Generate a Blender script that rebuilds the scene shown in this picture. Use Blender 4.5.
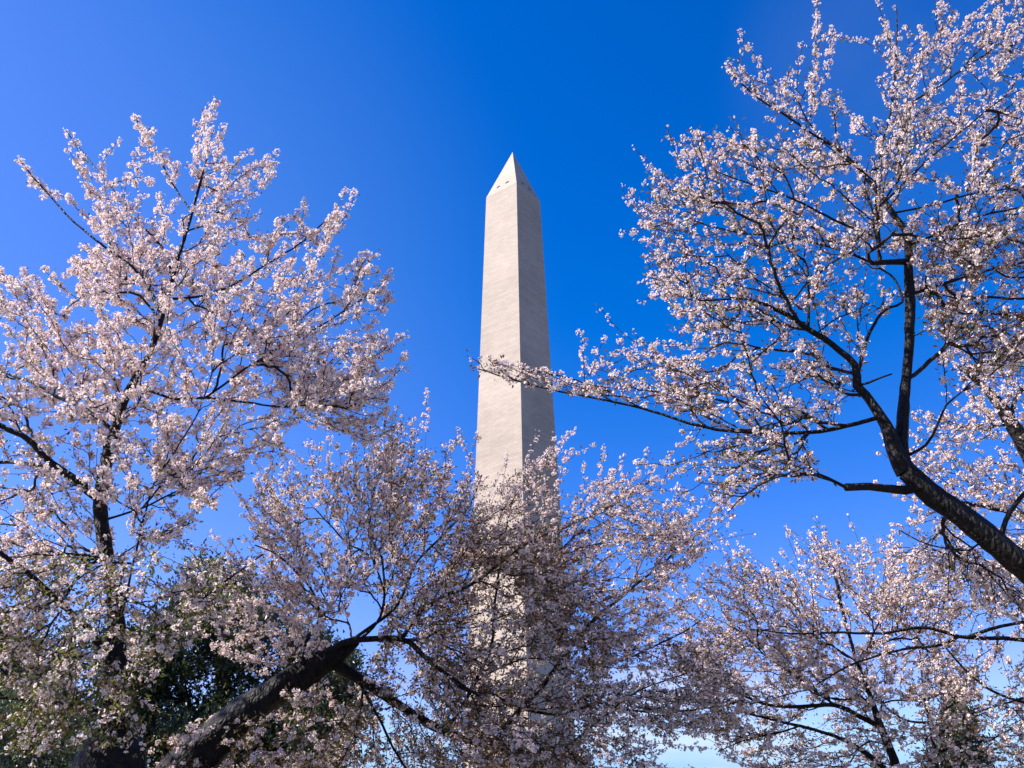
import bpy, math, random
import numpy as np
from mathutils import Vector, Matrix

for o in list(bpy.data.objects):
    bpy.data.objects.remove(o)
S = bpy.context.scene
COL = S.collection
rng = np.random.default_rng(11)
random.seed(11)

# ------------------------------------------------------------------ camera
W, H, F = 1024, 768, 870.0
PITCH, ROLL = 0.4571, -0.0115
EYE = np.array([0.0, 0.0, 1.6])
c_, s_ = math.cos(PITCH), math.sin(PITCH)
FWD = np.array([0, c_, s_]); UP = np.array([0, -s_, c_]); RGT = np.array([1.0, 0, 0])
cr, sr = math.cos(ROLL), math.sin(ROLL)
R2 = cr * RGT + sr * UP
U2 = cr * UP - sr * RGT
cam = bpy.data.objects.new('camera', bpy.data.cameras.new('camera'))
COL.objects.link(cam)
M = Matrix(((R2[0], U2[0], -FWD[0], EYE[0]), (R2[1], U2[1], -FWD[1], EYE[1]),
            (R2[2], U2[2], -FWD[2], EYE[2]), (0, 0, 0, 1)))
cam.matrix_world = M
cam.data.sensor_width = 36
cam.data.lens = F / W * 36
cam.data.clip_start = 0.05
cam.data.clip_end = 20000
S.camera = cam

# ------------------------------------------------------------------ sky and sun
SUN_EL, SUN_AZ = math.radians(43), math.radians(-94)   # azimuth measured from the view direction (+Y), negative = left
SUN_STRENGTH, SKY_STRENGTH, EXPOSURE = 5.0, 0.067, 1.12
sun_dir = np.array([math.sin(SUN_AZ) * math.cos(SUN_EL), math.cos(SUN_AZ) * math.cos(SUN_EL), math.sin(SUN_EL)])
sd = bpy.data.lights.new('sun', 'SUN')
sd.energy = SUN_STRENGTH; sd.angle = math.radians(0.53); sd.color = (1.0, 0.95, 0.90)
sun = bpy.data.objects.new('sun', sd); COL.objects.link(sun)
sun.rotation_euler = Vector(tuple(-sun_dir)).to_track_quat('-Z', 'Y').to_euler()
sun.location = (-40, 0, 60)

wd = bpy.data.worlds.new('World'); S.world = wd; wd.use_nodes = True
nt = wd.node_tree; nt.nodes.clear()
def N(t, typ, **kw):
    n = t.nodes.new(typ)
    for k, v in kw.items():
        setattr(n, k, v)
    return n
out = N(nt, 'ShaderNodeOutputWorld')
bg = N(nt, 'ShaderNodeBackground')
sky = N(nt, 'ShaderNodeTexSky', sky_type='NISHITA', sun_disc=False)
sky.sun_elevation = SUN_EL; sky.sun_rotation = SUN_AZ
sky.air_density = 1.0; sky.dust_density = 0.35; sky.ozone_density = 3.0; sky.altitude = 50
hs = N(nt, 'ShaderNodeHueSaturation'); hs.inputs['Saturation'].default_value = 1.35; hs.inputs['Hue'].default_value = 0.505
nt.links.new(sky.outputs[0], hs.inputs['Color'])
# the photograph's camera renders the sky as a deep saturated blue: per-channel grade of the sky light
sep = N(nt, 'ShaderNodeSeparateColor'); com = N(nt, 'ShaderNodeCombineColor')
nt.links.new(hs.outputs[0], sep.inputs[0])
for i, (g_, o_) in enumerate(((1.45, -0.33), (1.04, 0.0), (1.62, 0.0))):
    mm = N(nt, 'ShaderNodeMath', operation='MULTIPLY_ADD'); mm.inputs[1].default_value = g_; mm.inputs[2].default_value = o_
    mm2 = N(nt, 'ShaderNodeMath', operation='MAXIMUM'); mm2.inputs[1].default_value = 0.0
    nt.links.new(sep.outputs[i], mm.inputs[0]); nt.links.new(mm.outputs[0], mm2.inputs[0]); nt.links.new(mm2.outputs[0], com.inputs[i])
# keep the band at the horizon blue rather than white
sp2 = N(nt, 'ShaderNodeSeparateColor'); cm2 = N(nt, 'ShaderNodeCombineColor'); nt.links.new(com.outputs[0], sp2.inputs[0])
gb = N(nt, 'ShaderNodeMath', operation='MULTIPLY'); gb.inputs[1].default_value = .60; nt.links.new(sp2.outputs[2], gb.inputs[0])
g3 = N(nt, 'ShaderNodeMath', operation='MINIMUM'); nt.links.new(sp2.outputs[1], g3.inputs[0]); nt.links.new(gb.outputs[0], g3.inputs[1])
rb = N(nt, 'ShaderNodeMath', operation='MULTIPLY'); rb.inputs[1].default_value = .62; nt.links.new(g3.outputs[0], rb.inputs[0])
r3 = N(nt, 'ShaderNodeMath', operation='MINIMUM'); nt.links.new(sp2.outputs[0], r3.inputs[0]); nt.links.new(rb.outputs[0], r3.inputs[1])
nt.links.new(r3.outputs[0], cm2.inputs[0]); nt.links.new(g3.outputs[0], cm2.inputs[1]); nt.links.new(sp2.outputs[2], cm2.inputs[2])
tc = N(nt, 'ShaderNodeTexCoord')
def dir_of(px, py):
    v = FWD + R2 * ((px - 512) / F) + U2 * (-(py - 384) / F)
    return v / np.linalg.norm(v)
def cloud_mask(center, r0, r1, scale, lo, hi, stretch):
    dot = N(nt, 'ShaderNodeVectorMath', operation='DOT_PRODUCT'); dot.inputs[1].default_value = tuple(center)
    nt.links.new(tc.outputs['Generated'], dot.inputs[0])
    m = N(nt, 'ShaderNodeMapRange', interpolation_type='SMOOTHSTEP')
    m.inputs[1].default_value = math.cos(math.radians(r1)); m.inputs[2].default_value = math.cos(math.radians(r0))
    nt.links.new(dot.outputs['Value'], m.inputs[0])
    mp = N(nt, 'ShaderNodeMapping'); mp.inputs['Scale'].default_value = stretch
    nt.links.new(tc.outputs['Generated'], mp.inputs[0])
    nz = N(nt, 'ShaderNodeTexNoise'); nz.inputs['Scale'].default_value = scale; nz.inputs['Detail'].default_value = 6
    nt.links.new(mp.outputs[0], nz.inputs['Vector'])
    m2 = N(nt, 'ShaderNodeMapRange'); m2.inputs[1].default_value = lo; m2.inputs[2].default_value = hi
    nt.links.new(nz.outputs[0], m2.inputs[0])
    mu = N(nt, 'ShaderNodeMath', operation='MULTIPLY')
    nt.links.new(m.outputs[0], mu.inputs[0]); nt.links.new(m2.outputs[0], mu.inputs[1])
    return mu
prev = cm2.outputs[0]
for (pt, r0, r1, sc_, lo, hi, st, amt) in (((690, 772), 1, 9, 4.0, .42, .62, (1, 1, 5), .7),
                                        ((960, 70), 1, 14, 3.0, .3, .65, (1, 1, 1), .05),
                                        ((-60, 380), 2, 38, 1.5, .05, .4, (1, 1, 1), .075)):
    mk = cloud_mask(dir_of(*pt), r0, r1, sc_, lo, hi, st)
    am = N(nt, 'ShaderNodeMath', operation='MULTIPLY'); am.inputs[1].default_value = amt
    nt.links.new(mk.outputs[0], am.inputs[0])
    mx = N(nt, 'ShaderNodeMix', data_type='RGBA')
    nt.links.new(am.outputs[0], mx.inputs['Factor'])
    nt.links.new(prev, mx.inputs['A']); mx.inputs['B'].default_value = (6.5, 6.8, 7.6, 1)
    prev = mx.outputs['Result']
nt.links.new(prev, bg.inputs['Color'])
bg.inputs['Strength'].default_value = SKY_STRENGTH
nt.links.new(bg.outputs[0], out.inputs[0])

vs = S.view_settings
vs.view_transform = 'Standard'; vs.look = 'None'; vs.gamma = 1.0; vs.use_curve_mapping = False
vs.exposure = EXPOSURE
S.cycles.max_bounces = 8; S.cycles.transmission_bounces = 6; S.cycles.diffuse_bounces = 4
S.cycles.use_denoising = True

# ------------------------------------------------------------------ materials
def new_mat(name):
    m = bpy.data.materials.new(name); m.use_nodes = True
    t = m.node_tree; t.nodes.clear()
    return m, t, N(t, 'ShaderNodeOutputMaterial')

def mat_stone():
    m, t, o = new_mat('white_marble_blocks')
    uv = N(t, 'ShaderNodeUVMap')
    br = N(t, 'ShaderNodeTexBrick'); br.inputs['Scale'].default_value = 1.0
    br.inputs['Brick Width'].default_value = 1.5; br.inputs['Row Height'].default_value = 0.61
    br.inputs['Mortar Size'].default_value = 0.035; br.inputs['Mortar Smooth'].default_value = .4
    br.inputs['Color1'].default_value = (.435, .358, .284, 1); br.inputs['Color2'].default_value = (.385, .312, .243, 1)
    br.inputs['Mortar'].default_value = (.30, .24, .185, 1); br.inputs['Bias'].default_value = -.1
    t.links.new(uv.outputs[0], br.inputs['Vector'])
    mp = N(t, 'ShaderNodeMapping'); mp.inputs['Scale'].default_value = (.09, .9, 1)
    t.links.new(uv.outputs[0], mp.inputs[0])
    nz = N(t, 'ShaderNodeTexNoise'); nz.inputs['Scale'].default_value = 1.0; nz.inputs['Detail'].default_value = 5
    t.links.new(mp.outputs[0], nz.inputs['Vector'])
    rp = N(t, 'ShaderNodeMapRange'); rp.inputs[1].default_value = .3; rp.inputs[2].default_value = .7
    rp.inputs[3].default_value = .92; rp.inputs[4].default_value = 1.05
    t.links.new(nz.outputs[0], rp.inputs[0])
    nz2 = N(t, 'ShaderNodeTexNoise'); nz2.inputs['Scale'].default_value = .06; nz2.inputs['Detail'].default_value = 3
    t.links.new(uv.outputs[0], nz2.inputs['Vector'])
    rp2 = N(t, 'ShaderNodeMapRange'); rp2.inputs[1].default_value = .3; rp2.inputs[2].default_value = .7
    rp2.inputs[3].default_value = .86; rp2.inputs[4].default_value = 1.08
    t.links.new(nz2.outputs[0], rp2.inputs[0])
    mm = N(t, 'ShaderNodeMath', operation='MULTIPLY')
    t.links.new(rp.outputs[0], mm.inputs[0]); t.links.new(rp2.outputs[0], mm.inputs[1])
    # the lowest third was built of a slightly different marble
    sx = N(t, 'ShaderNodeSeparateXYZ'); t.links.new(uv.outputs[0], sx.inputs[0])
    lw = N(t, 'ShaderNodeMapRange'); lw.inputs[1].default_value = 45.8; lw.inputs[2].default_value = 46.2
    lw.inputs[3].default_value = 1.10; lw.inputs[4].default_value = 1.0
    t.links.new(sx.outputs[1], lw.inputs[0])
    m3 = N(t, 'ShaderNodeMath', operation='MULTIPLY'); t.links.new(mm.outputs[0], m3.inputs[0]); t.links.new(lw.outputs[0], m3.inputs[1]); mm = m3
    mul = N(t, 'ShaderNodeVectorMath', operation='SCALE')
    t.links.new(br.outputs['Color'], mul.inputs[0]); t.links.new(mm.outputs[0], mul.inputs['Scale'])
    b = N(t, 'ShaderNodeBsdfPrincipled'); b.inputs['Roughness'].default_value = .75
    b.inputs['Specular IOR Level'].default_value = .25
    t.links.new(mul.outputs[0], b.inputs['Base Color'])
    bp = N(t, 'ShaderNodeBump'); bp.inputs['Strength'].default_value = .35; bp.inputs['Distance'].default_value = .08
    nz3 = N(t, 'ShaderNodeTexNoise'); nz3.inputs['Scale'].default_value = 1.0; nz3.inputs['Detail'].default_value = 6
    mp3 = N(t, 'ShaderNodeMapping'); mp3.inputs['Scale'].default_value = (.5, 1.1, 1)
    t.links.new(uv.outputs[0], mp3.inputs[0]); t.links.new(mp3.outputs[0], nz3.inputs['Vector'])
    t.links.new(nz3.outputs[0], bp.inputs['Height']); t.links.new(bp.outputs[0], b.inputs['Normal'])
    t.links.new(b.outputs[0], o.inputs[0])
    return m

def mat_plain(name, col, rough=.6, metal=0.0):
    m, t, o = new_mat(name)
    b = N(t, 'ShaderNodeBsdfPrincipled')
    b.inputs['Roughness'].default_value = rough; b.inputs['Metallic'].default_value = metal
    nz = N(t, 'ShaderNodeTexNoise'); nz.inputs['Scale'].default_value = 5; nz.inputs['Detail'].default_value = 4
    mx = N(t, 'ShaderNodeMix', data_type='RGBA')
    mx.inputs['A'].default_value = (*[x * .8 for x in col], 1); mx.inputs['B'].default_value = (*[x * 1.2 for x in col], 1)
    t.links.new(nz.outputs[0], mx.inputs['Factor']); t.links.new(mx.outputs['Result'], b.inputs['Base Color'])
    t.links.new(b.outputs[0], o.inputs[0])
    return m

def mat_bark(name, dark, light):
    m, t, o = new_mat(name)
    tcn = N(t, 'ShaderNodeTexCoord')
    nz = N(t, 'ShaderNodeTexNoise'); nz.inputs['Scale'].default_value = 9; nz.inputs['Detail'].default_value = 8
    nz.inputs['Roughness'].default_value = .65
    t.links.new(tcn.outputs['Object'], nz.inputs['Vector'])
    n2 = N(t, 'ShaderNodeTexVoronoi', feature='DISTANCE_TO_EDGE'); n2.inputs['Scale'].default_value = 26
    mp = N(t, 'ShaderNodeMapping'); mp.inputs['Scale'].default_value = (1, 1, .45)
    t.links.new(tcn.outputs['Object'], mp.inputs[0]); t.links.new(mp.outputs[0], n2.inputs['Vector'])
    r = N(t, 'ShaderNodeMapRange'); r.inputs[1].default_value = .36; r.inputs[2].default_value = .68
    t.links.new(nz.outputs[0], r.inputs[0])
    mx = N(t, 'ShaderNodeMix', data_type='RGBA')
    mx.inputs['A'].default_value = (*dark, 1); mx.inputs['B'].default_value = (*light, 1)
    # lenticel bands round the limb, broken up by the coarser noise
    al = N(t, 'ShaderNodeAttribute', attribute_name='along')
    n1 = N(t, 'ShaderNodeTexNoise', noise_dimensions='1D'); n1.inputs['Scale'].default_value = 28; n1.inputs['Detail'].default_value = 3
    t.links.new(al.outputs['Fac'], n1.inputs['W'])
    rb_ = N(t, 'ShaderNodeMapRange'); rb_.inputs[1].default_value = .55; rb_.inputs[2].default_value = .66; rb_.inputs[4].default_value = .75
    t.links.new(n1.outputs[0], rb_.inputs[0])
    nb = N(t, 'ShaderNodeTexNoise'); nb.inputs['Scale'].default_value = 4; nb.inputs['Detail'].default_value = 3
    t.links.new(tcn.outputs['Object'], nb.inputs['Vector'])
    rn = N(t, 'ShaderNodeMapRange'); rn.inputs[1].default_value = .42; rn.inputs[2].default_value = .6
    t.links.new(nb.outputs[0], rn.inputs[0])
    mb = N(t, 'ShaderNodeMath', operation='MULTIPLY'); t.links.new(rb_.outputs[0], mb.inputs[0]); t.links.new(rn.outputs[0], mb.inputs[1])
    mxx = N(t, 'ShaderNodeMath', operation='MAXIMUM'); t.links.new(mb.outputs[0], mxx.inputs[0]); t.links.new(r.outputs[0], mxx.inputs[1])
    t.links.new(mxx.outputs[0], mx.inputs['Factor'])
    b = N(t, 'ShaderNodeBsdfPrincipled'); b.inputs['Roughness'].default_value = .6
    b.inputs['Specular IOR Level'].default_value = .2
    t.links.new(mx.outputs['Result'], b.inputs['Base Color'])
    ad = N(t, 'ShaderNodeMath', operation='ADD'); t.links.new(nz.outputs[0], ad.inputs[0]); t.links.new(n2.outputs[0], ad.inputs[1])
    bp = N(t, 'ShaderNodeBump'); bp.inputs['Strength'].default_value = 1.0; bp.inputs['Distance'].default_value = .035
    t.links.new(ad.outputs[0], bp.inputs['Height']); t.links.new(bp.outputs[0], b.inputs['Normal'])
    t.links.new(b.outputs[0], o.inputs[0])
    return m

def mat_thin(name, a, b_, trans, rough_gloss=0.0):
    """thin petal / leaf: colour varies from a to b_ per face (attribute 'tint'), light passes through"""
    m, t, o = new_mat(name)
    at = N(t, 'ShaderNodeAttribute', attribute_name='tint')
    mx = N(t, 'ShaderNodeMix', data_type='RGBA')
    mx.inputs['A'].default_value = (*a, 1); mx.inputs['B'].default_value = (*b_, 1)
    t.links.new(at.outputs['Fac'], mx.inputs['Factor'])
    d = N(t, 'ShaderNodeBsdfDiffuse'); tr = N(t, 'ShaderNodeBsdfTranslucent')
    t.links.new(mx.outputs['Result'], d.inputs[0]); t.links.new(mx.outputs['Result'], tr.inputs[0])
    ms = N(t, 'ShaderNodeMixShader'); ms.inputs[0].default_value = trans
    t.links.new(d.outputs[0], ms.inputs[1]); t.links.new(tr.outputs[0], ms.inputs[2])
    last = ms
    if rough_gloss:
        g = N(t, 'ShaderNodeBsdfGlossy'); g.inputs['Roughness'].default_value = .4
        g.inputs['Color'].default_value = (.8, .8, .8, 1)
        m2 = N(t, 'ShaderNodeMixShader'); m2.inputs[0].default_value = rough_gloss
        t.links.new(ms.outputs[0], m2.inputs[1]); t.links.new(g.outputs[0], m2.inputs[2]); last = m2
    t.links.new(last.outputs[0], o.inputs[0])
    return m

STONE = mat_stone()
ALU = mat_plain('aluminium', (.55, .55, .56), .35, .9)
DARK = mat_plain('dark_glass', (.012, .012, .014), .25)
BARK = mat_bark('cherry_bark', (.005, .0038, .0035), (.020, .0155, .014))
TWIG = mat_bark('twig_bark', (.013, .009, .0085), (.036, .026, .024))
EBARK = mat_bark('evergreen_bark', (.03, .022, .016), (.10, .08, .06))
PETAL = mat_thin('cherry_petal', (.945, .85, .805), (.83, .615, .555), .36)
CALYX = mat_thin('calyx', (.21, .07, .04), (.16, .09, .03), .2)
BRONZE = mat_thin('young_bronze_leaf', (.17, .068, .036), (.18, .10, .04), .38, .03)
GREENL = mat_thin('young_green_leaf', (.22, .21, .035), (.13, .16, .035), .5, .05)
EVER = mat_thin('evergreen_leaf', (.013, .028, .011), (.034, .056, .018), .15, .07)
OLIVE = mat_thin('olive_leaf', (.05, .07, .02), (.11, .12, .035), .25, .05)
SHRUBL = mat_thin('grey_green_leaf', (.06, .09, .06), (.12, .14, .09), .25, .05)

# ------------------------------------------------------------------ mesh helpers
def tag(o, label=None, cat=None, group=None, kind=None):
    if label: o['label'] = label
    if cat: o['category'] = cat
    if group: o['group'] = group
    if kind: o['kind'] = kind
    return o

def mesh_obj(name, verts, faces_idx, sizes, mats, parent=None, mat_idx=None, tint=None, smooth=False, uvs=None):
    """verts (n,3), faces_idx flat loop indices, sizes per face"""
    me = bpy.data.meshes.new(name)
    verts = np.ascontiguousarray(verts, dtype=np.float32)
    faces_idx = np.ascontiguousarray(faces_idx, dtype=np.int32)
    sizes = np.ascontiguousarray(sizes, dtype=np.int32)
    me.vertices.add(len(verts)); me.vertices.foreach_set('co', verts.ravel())
    me.loops.add(len(faces_idx)); me.loops.foreach_set('vertex_index', faces_idx)
    me.polygons.add(len(sizes))
    st = np.zeros(len(sizes), dtype=np.int32); st[1:] = np.cumsum(sizes)[:-1]
    me.polygons.foreach_set('loop_start', st)
    for m in mats: me.materials.append(m)
    if mat_idx is not None:
        me.polygons.foreach_set('material_index', np.ascontiguousarray(mat_idx, dtype=np.int32))
    me.polygons.foreach_set('use_smooth', np.full(len(sizes), smooth, dtype=bool))
    if tint is not None:
        a = me.attributes.new('tint', 'FLOAT', 'FACE'); a.data.foreach_set('value', np.ascontiguousarray(tint, dtype=np.float32))
    if uvs is not None:
        ul = me.uv_layers.new(name='UVMap'); ul.data.foreach_set('uv', np.ascontiguousarray(uvs, dtype=np.float32).ravel())
    me.update(calc_edges=True)
    o = bpy.data.objects.new(name, me); COL.objects.link(o)
    if parent is not None: o.parent = parent
    return o

def empty(name, loc):
    o = bpy.data.objects.new(name, None); COL.objects.link(o); o.location = tuple(loc); o.empty_display_size = .3
    return o

def unit(v):
    return v / np.maximum(np.linalg.norm(v, axis=-1, keepdims=True), 1e-9)

def P(x, y, Y):
    """the point seen at pixel (x, y) on the vertical plane Y metres in front of the camera"""
    x = np.asarray(x, float); y = np.asarray(y, float); Y = np.asarray(Y, float)
    v = FWD + R2 * ((x - 512) / F)[..., None] + U2 * (-(y - 384) / F)[..., None]
    return EYE + v * (Y / v[..., 1])[..., None]
def depth(p):
    return (np.asarray(p) - EYE) @ FWD

# ------------------------------------------------------------------ ground
def build_ground():
    # one sheet to the horizon, gently rising to the knoll the obelisk stands on
    xs = np.concatenate([-np.geomspace(6000, 8, 26), np.linspace(-6, 6, 5), np.geomspace(8, 6000, 26)])
    X, Y = np.meshgrid(xs, xs)
    Z = 0.05 * np.sin(X * .3) * np.cos(Y * .23) * (np.hypot(X, Y) < 60)
    n = len(xs)
    v = np.stack([X, Y, Z], -1).reshape(-1, 3)
    i, j = np.meshgrid(np.arange(n - 1), np.arange(n - 1), indexing='ij')
    a = (i * n + j).ravel()
    f = np.stack([a, a + 1, a + n + 1, a + n], -1)
    m, t, o = new_mat('lawn')
    tcn = N(t, 'ShaderNodeTexCoord')
    nz = N(t, 'ShaderNodeTexNoise'); nz.inputs['Scale'].default_value = .6; nz.inputs['Detail'].default_value = 10
    t.links.new(tcn.outputs['Object'], nz.inputs['Vector'])
    mx = N(t, 'ShaderNodeMix', data_type='RGBA')
    mx.inputs['A'].default_value = (.09, .085, .035, 1); mx.inputs['B'].default_value = (.20, .165, .08, 1)
    t.links.new(nz.outputs[0], mx.inputs['Factor'])
    b = N(t, 'ShaderNodeBsdfPrincipled'); b.inputs['Roughness'].default_value = .9
    t.links.new(mx.outputs['Result'], b.inputs['Base Color']); t.links.new(b.outputs[0], o.inputs[0])
    g = mesh_obj('ground', v, f.ravel(), np.full(len(f), 4), [m], smooth=True)
    tag(g, 'lawn running to the horizon under the cherry trees', None, None, 'structure')
build_ground()

# ------------------------------------------------------------------ obelisk
OD, OAZ, OPHI = 191.9, 0.004753, 0.1229
def build_obelisk():
    C = np.array([OD * math.sin(OAZ), OD * math.cos(OAZ), 0.0])
    root = empty('obelisk', C)
    tag(root, 'tall pale marble obelisk with a pointed top rising behind the cherry trees', 'monument')
    H0, H1 = 152.4, 169.05
    def hw(z): return (16.8 + (10.5 - 16.8) * z / H0) / 2
    e = [np.array([math.cos(OPHI + k * math.pi / 2), math.sin(OPHI + k * math.pi / 2), 0]) for k in range(4)]
    def corner(k, h, w): return e[k % 4] * w * math.sqrt(2) + np.array([0, 0, h])
    def block(name, z0, z1, w0, w1, mats, parent, nseg=1, cap=True):
        vs_, fs, uv = [], [], []
        for k in range(4):
            for s in range(nseg):
                za, zb = z0 + (z1 - z0) * s / nseg, z0 + (z1 - z0) * (s + 1) / nseg
                wa, wb = w0 + (w1 - w0) * s / nseg, w0 + (w1 - w0) * (s + 1) / nseg
                q = [corner(k, za, wa), corner(k + 1, za, wa), corner(k + 1, zb, wb), corner(k, zb, wb)]
                b = len(vs_); vs_ += q; fs.append([b, b + 1, b + 2, b + 3])
                off = k * 40.3
                uv += [(off - wa, za), (off + wa, za), (off + wb, zb), (off - wb, zb)]
        if cap:
            for z, w, rev in ((z0, w0, True), (z1, w1, False)):
                if w < .01: continue
                q = [corner(k, z, w) for k in range(4)]
                if rev: q = q[::-1]
                b = len(vs_); vs_ += q; fs.append([b, b + 1, b + 2, b + 3]); uv += [(0, 0)] * 4
        return mesh_obj(name, np.array(vs_), np.array(fs).ravel(), [4] * len(fs), mats, parent, uvs=np.array(uv))
    block('shaft', 0, H0, hw(0), hw(H0), [STONE], root, 8)
    # pyramid of thin slabs: 5.25 m half width to the aluminium tip
    zt = H1 - .25; wt = 5.25 * (.25 / (H1 - H0))
    pyr = block('pyramidion', H0 + .003, zt, hw(H0), wt, [STONE], root, 4)
    block('capstone', zt + .002, H1, wt, .004, [ALU], root, 1)
    # two small observation openings on each face, a little above the shoulder
    for k in range(4):
        a = OPHI + k * math.pi / 2 + math.pi / 4
        nrm = np.array([math.cos(a), math.sin(a), 0]); tan = np.array([-math.sin(a), math.cos(a), 0])
        for sx in (-1, 1):
            zc = H0 + 2.3
            def pt(u, z, push):
                w = hw(H0) * (1 - (z - H0) / (H1 - H0))
                return nrm * (w + push) + tan * u + np.array([0, 0, z])
            u0, hwid, hh = sx * 1.55, .55, .32
            q = []
            for push in (-.3, .03):
                q += [pt(u0 - hwid, zc - hh, push), pt(u0 + hwid, zc - hh, push), pt(u0 + hwid, zc + hh, push), pt(u0 - hwid, zc + hh, push)]
            fs = [[4, 5, 6, 7], [0, 3, 2, 1], [0, 1, 5, 4], [1, 2, 6, 5], [2, 3, 7, 6], [3, 0, 4, 7]]
            mesh_obj('observation_window', np.array(q), np.array(fs).ravel(), [4] * 6, [DARK], pyr)
build_obelisk()

# ------------------------------------------------------------------ trees
def tube_mesh(chains, sides_of):
    """chains: list of (points (n,3), radii (n,)) -> verts, loops, sizes"""
    V, L, Sz, AL, base = [], [], [], [], 0
    for pts, rad in chains:
        n = len(pts)
        if n < 2: continue
        k = sides_of(rad[0])
        d = np.gradient(pts, axis=0); d = unit(d)
        ref = np.array([0, 0, 1.0]) if abs(d[0][2]) < .9 else np.array([1.0, 0, 0])
        u = unit(np.cross(d[0], ref)); us = [u]
        for i in range(1, n):
            u = u - d[i] * (u @ d[i]); u = u / max(np.linalg.norm(u), 1e-9); us.append(u)
        us = np.array(us); vs_ = np.cross(d, us)
        a = np.arange(k) * 2 * math.pi / k
        ring = pts[:, None, :] + (us[:, None, :] * np.cos(a)[None, :, None] + vs_[:, None, :] * np.sin(a)[None, :, None]) * rad[:, None, None]
        if k >= 10:  # big wood: slightly uneven section
            ph = rng.uniform(0, 6.28, 3)
            lump = 1 + .07 * np.sin(2 * a[None, :] + ph[0] + np.arange(n)[:, None] * .35) + .05 * np.sin(5 * a[None, :] + ph[1] + np.arange(n)[:, None] * .23) \
                 + .035 * rng.standard_normal((n, k))
            ring = pts[:, None, :] + (ring - pts[:, None, :]) * lump[..., None]
        V.append(ring.reshape(-1, 3))
        arc = np.r_[0, np.cumsum(np.linalg.norm(np.diff(pts, axis=0), axis=1))]
        AL.append(np.repeat(arc, k)); AL.append(arc[-1:])
        i, j = np.meshgrid(np.arange(n - 1), np.arange(k), indexing='ij')
        q = np.stack([i * k + j, i * k + (j + 1) % k, (i + 1) * k + (j + 1) % k, (i + 1) * k + j], -1).reshape(-1, 4) + base
        L.append(q.ravel()); Sz.append(np.full(len(q), 4))
        V.append(pts[-1:] + d[-1:] * rad[-1] * .6)                   # closed tip
        tip = base + n * k
        j = np.arange(k)
        t_ = np.stack([base + (n - 1) * k + j, base + (n - 1) * k + (j + 1) % k, np.full(k, tip)], -1)
        L.append(t_.ravel()); Sz.append(np.full(k, 3))
        base = tip + 1
    if not V: return None
    tube_mesh.along = np.concatenate(AL)
    return np.concatenate(V), np.concatenate(L), np.concatenate(Sz)

def catmull(pts, step):
    pts = np.asarray(pts, float)
    if len(pts) < 3:
        p = np.vstack([2 * pts[0] - pts[1], pts, 2 * pts[-1] - pts[-2]])
    else:
        p = np.vstack([2 * pts[0] - pts[1], pts, 2 * pts[-1] - pts[-2]])
    outp, par = [], []
    for i in range(1, len(p) - 2):
        n = max(1, int(np.linalg.norm(p[i + 1][:3] - p[i][:3]) / step))
        t = np.linspace(0, 1, n, endpoint=False)[:, None]
        a, b, c, d = p[i - 1], p[i], p[i + 1], p[i + 2]
        outp.append(.5 * (2 * b + (c - a) * t + (2 * a - 5 * b + 4 * c - d) * t ** 2 + (3 * b - a - 3 * c + d) * t ** 3))
    outp.append(p[-2:-1])
    return np.concatenate(outp)

def in_poly(x, y, poly):
    poly = np.asarray(poly, float); inside = np.zeros(len(x), bool)
    j = len(poly) - 1
    for i in range(len(poly)):
        xi, yi = poly[i]; xj, yj = poly[j]
        cnd = ((yi > y) != (yj > y)) & (x < (xj - xi) * (y - yi) / (yj - yi + 1e-12) + xi)
        inside ^= cnd; j = i
    return inside

def flowers_mesh(c, nrm, rad, root):
    """n blossoms, five cupped petals each plus a little calyx"""
    n = len(c)
    ref = rng.standard_normal((n, 3)); u = unit(np.cross(nrm, ref)); v = np.cross(nrm, u)
    cup = rng.uniform(.15, .75, n) * rad
    verts = np.empty((n, 24, 3)); a0 = rng.uniform(0, 6.28, n)
    c0 = c - nrm * (rad * .1)[:, None]
    for k in range(5):
        a = a0 + k * 1.2566 + rng.normal(0, .1, n)
        rr = rad * rng.uniform(.85, 1.1, n)
        d = u * np.cos(a)[:, None] + v * np.sin(a)[:, None]
        s = -u * np.sin(a)[:, None] + v * np.cos(a)[:, None]
        w = rr * .46
        mid = c0 + d * (rr * .62)[:, None] + nrm * (cup * .55)[:, None]
        tip = c0 + d * rr[:, None] + nrm * (cup * rng.uniform(.8, 1.3, n))[:, None]
        verts[:, 3 * k] = mid - s * w[:, None]; verts[:, 3 * k + 1] = tip; verts[:, 3 * k + 2] = mid + s * w[:, None]
    verts[:, 15] = c0
    back = c0 - nrm * (rad * .14)[:, None]
    verts[:, 16] = back + u * (rad * .40)[:, None]; verts[:, 17] = back + (-u * .5 + v * .87) * (rad * .40)[:, None]
    verts[:, 21] = back + (-u * .5 - v * .87) * (rad * .40)[:, None]
    sw = unit(np.cross(nrm, root - c + 1e-5)) * .0011
    verts[:, 22] = root + sw; verts[:, 23] = root - sw
    for q in range(3):
        aa = a0 + q * 2.094 + .6
        verts[:, 18 + q] = c0 + nrm * (rad * .22)[:, None] + (u * np.cos(aa)[:, None] + v * np.sin(aa)[:, None]) * (rad * .27)[:, None]
    idx = []
    for k in range(5): idx += [15, 3 * k, 3 * k + 1, 3 * k + 2]
    idx += [16, 17, 21, 18, 19, 20, 15, 22, 23]
    L = (np.array(idx)[None, :] + (np.arange(n) * 24)[:, None]).ravel()
    Sz = np.tile([4] * 5 + [3, 3, 3], n)
    mi = np.tile([0] * 5 + [1, 1, 1], n)
    base = np.clip(rng.normal(.35, .25, n), 0, 1)
    tint = np.clip(np.repeat(base, 8) + rng.normal(0, .12, n * 8), 0, 1)
    return verts.reshape(-1, 3), L, Sz, mi, tint

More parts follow.
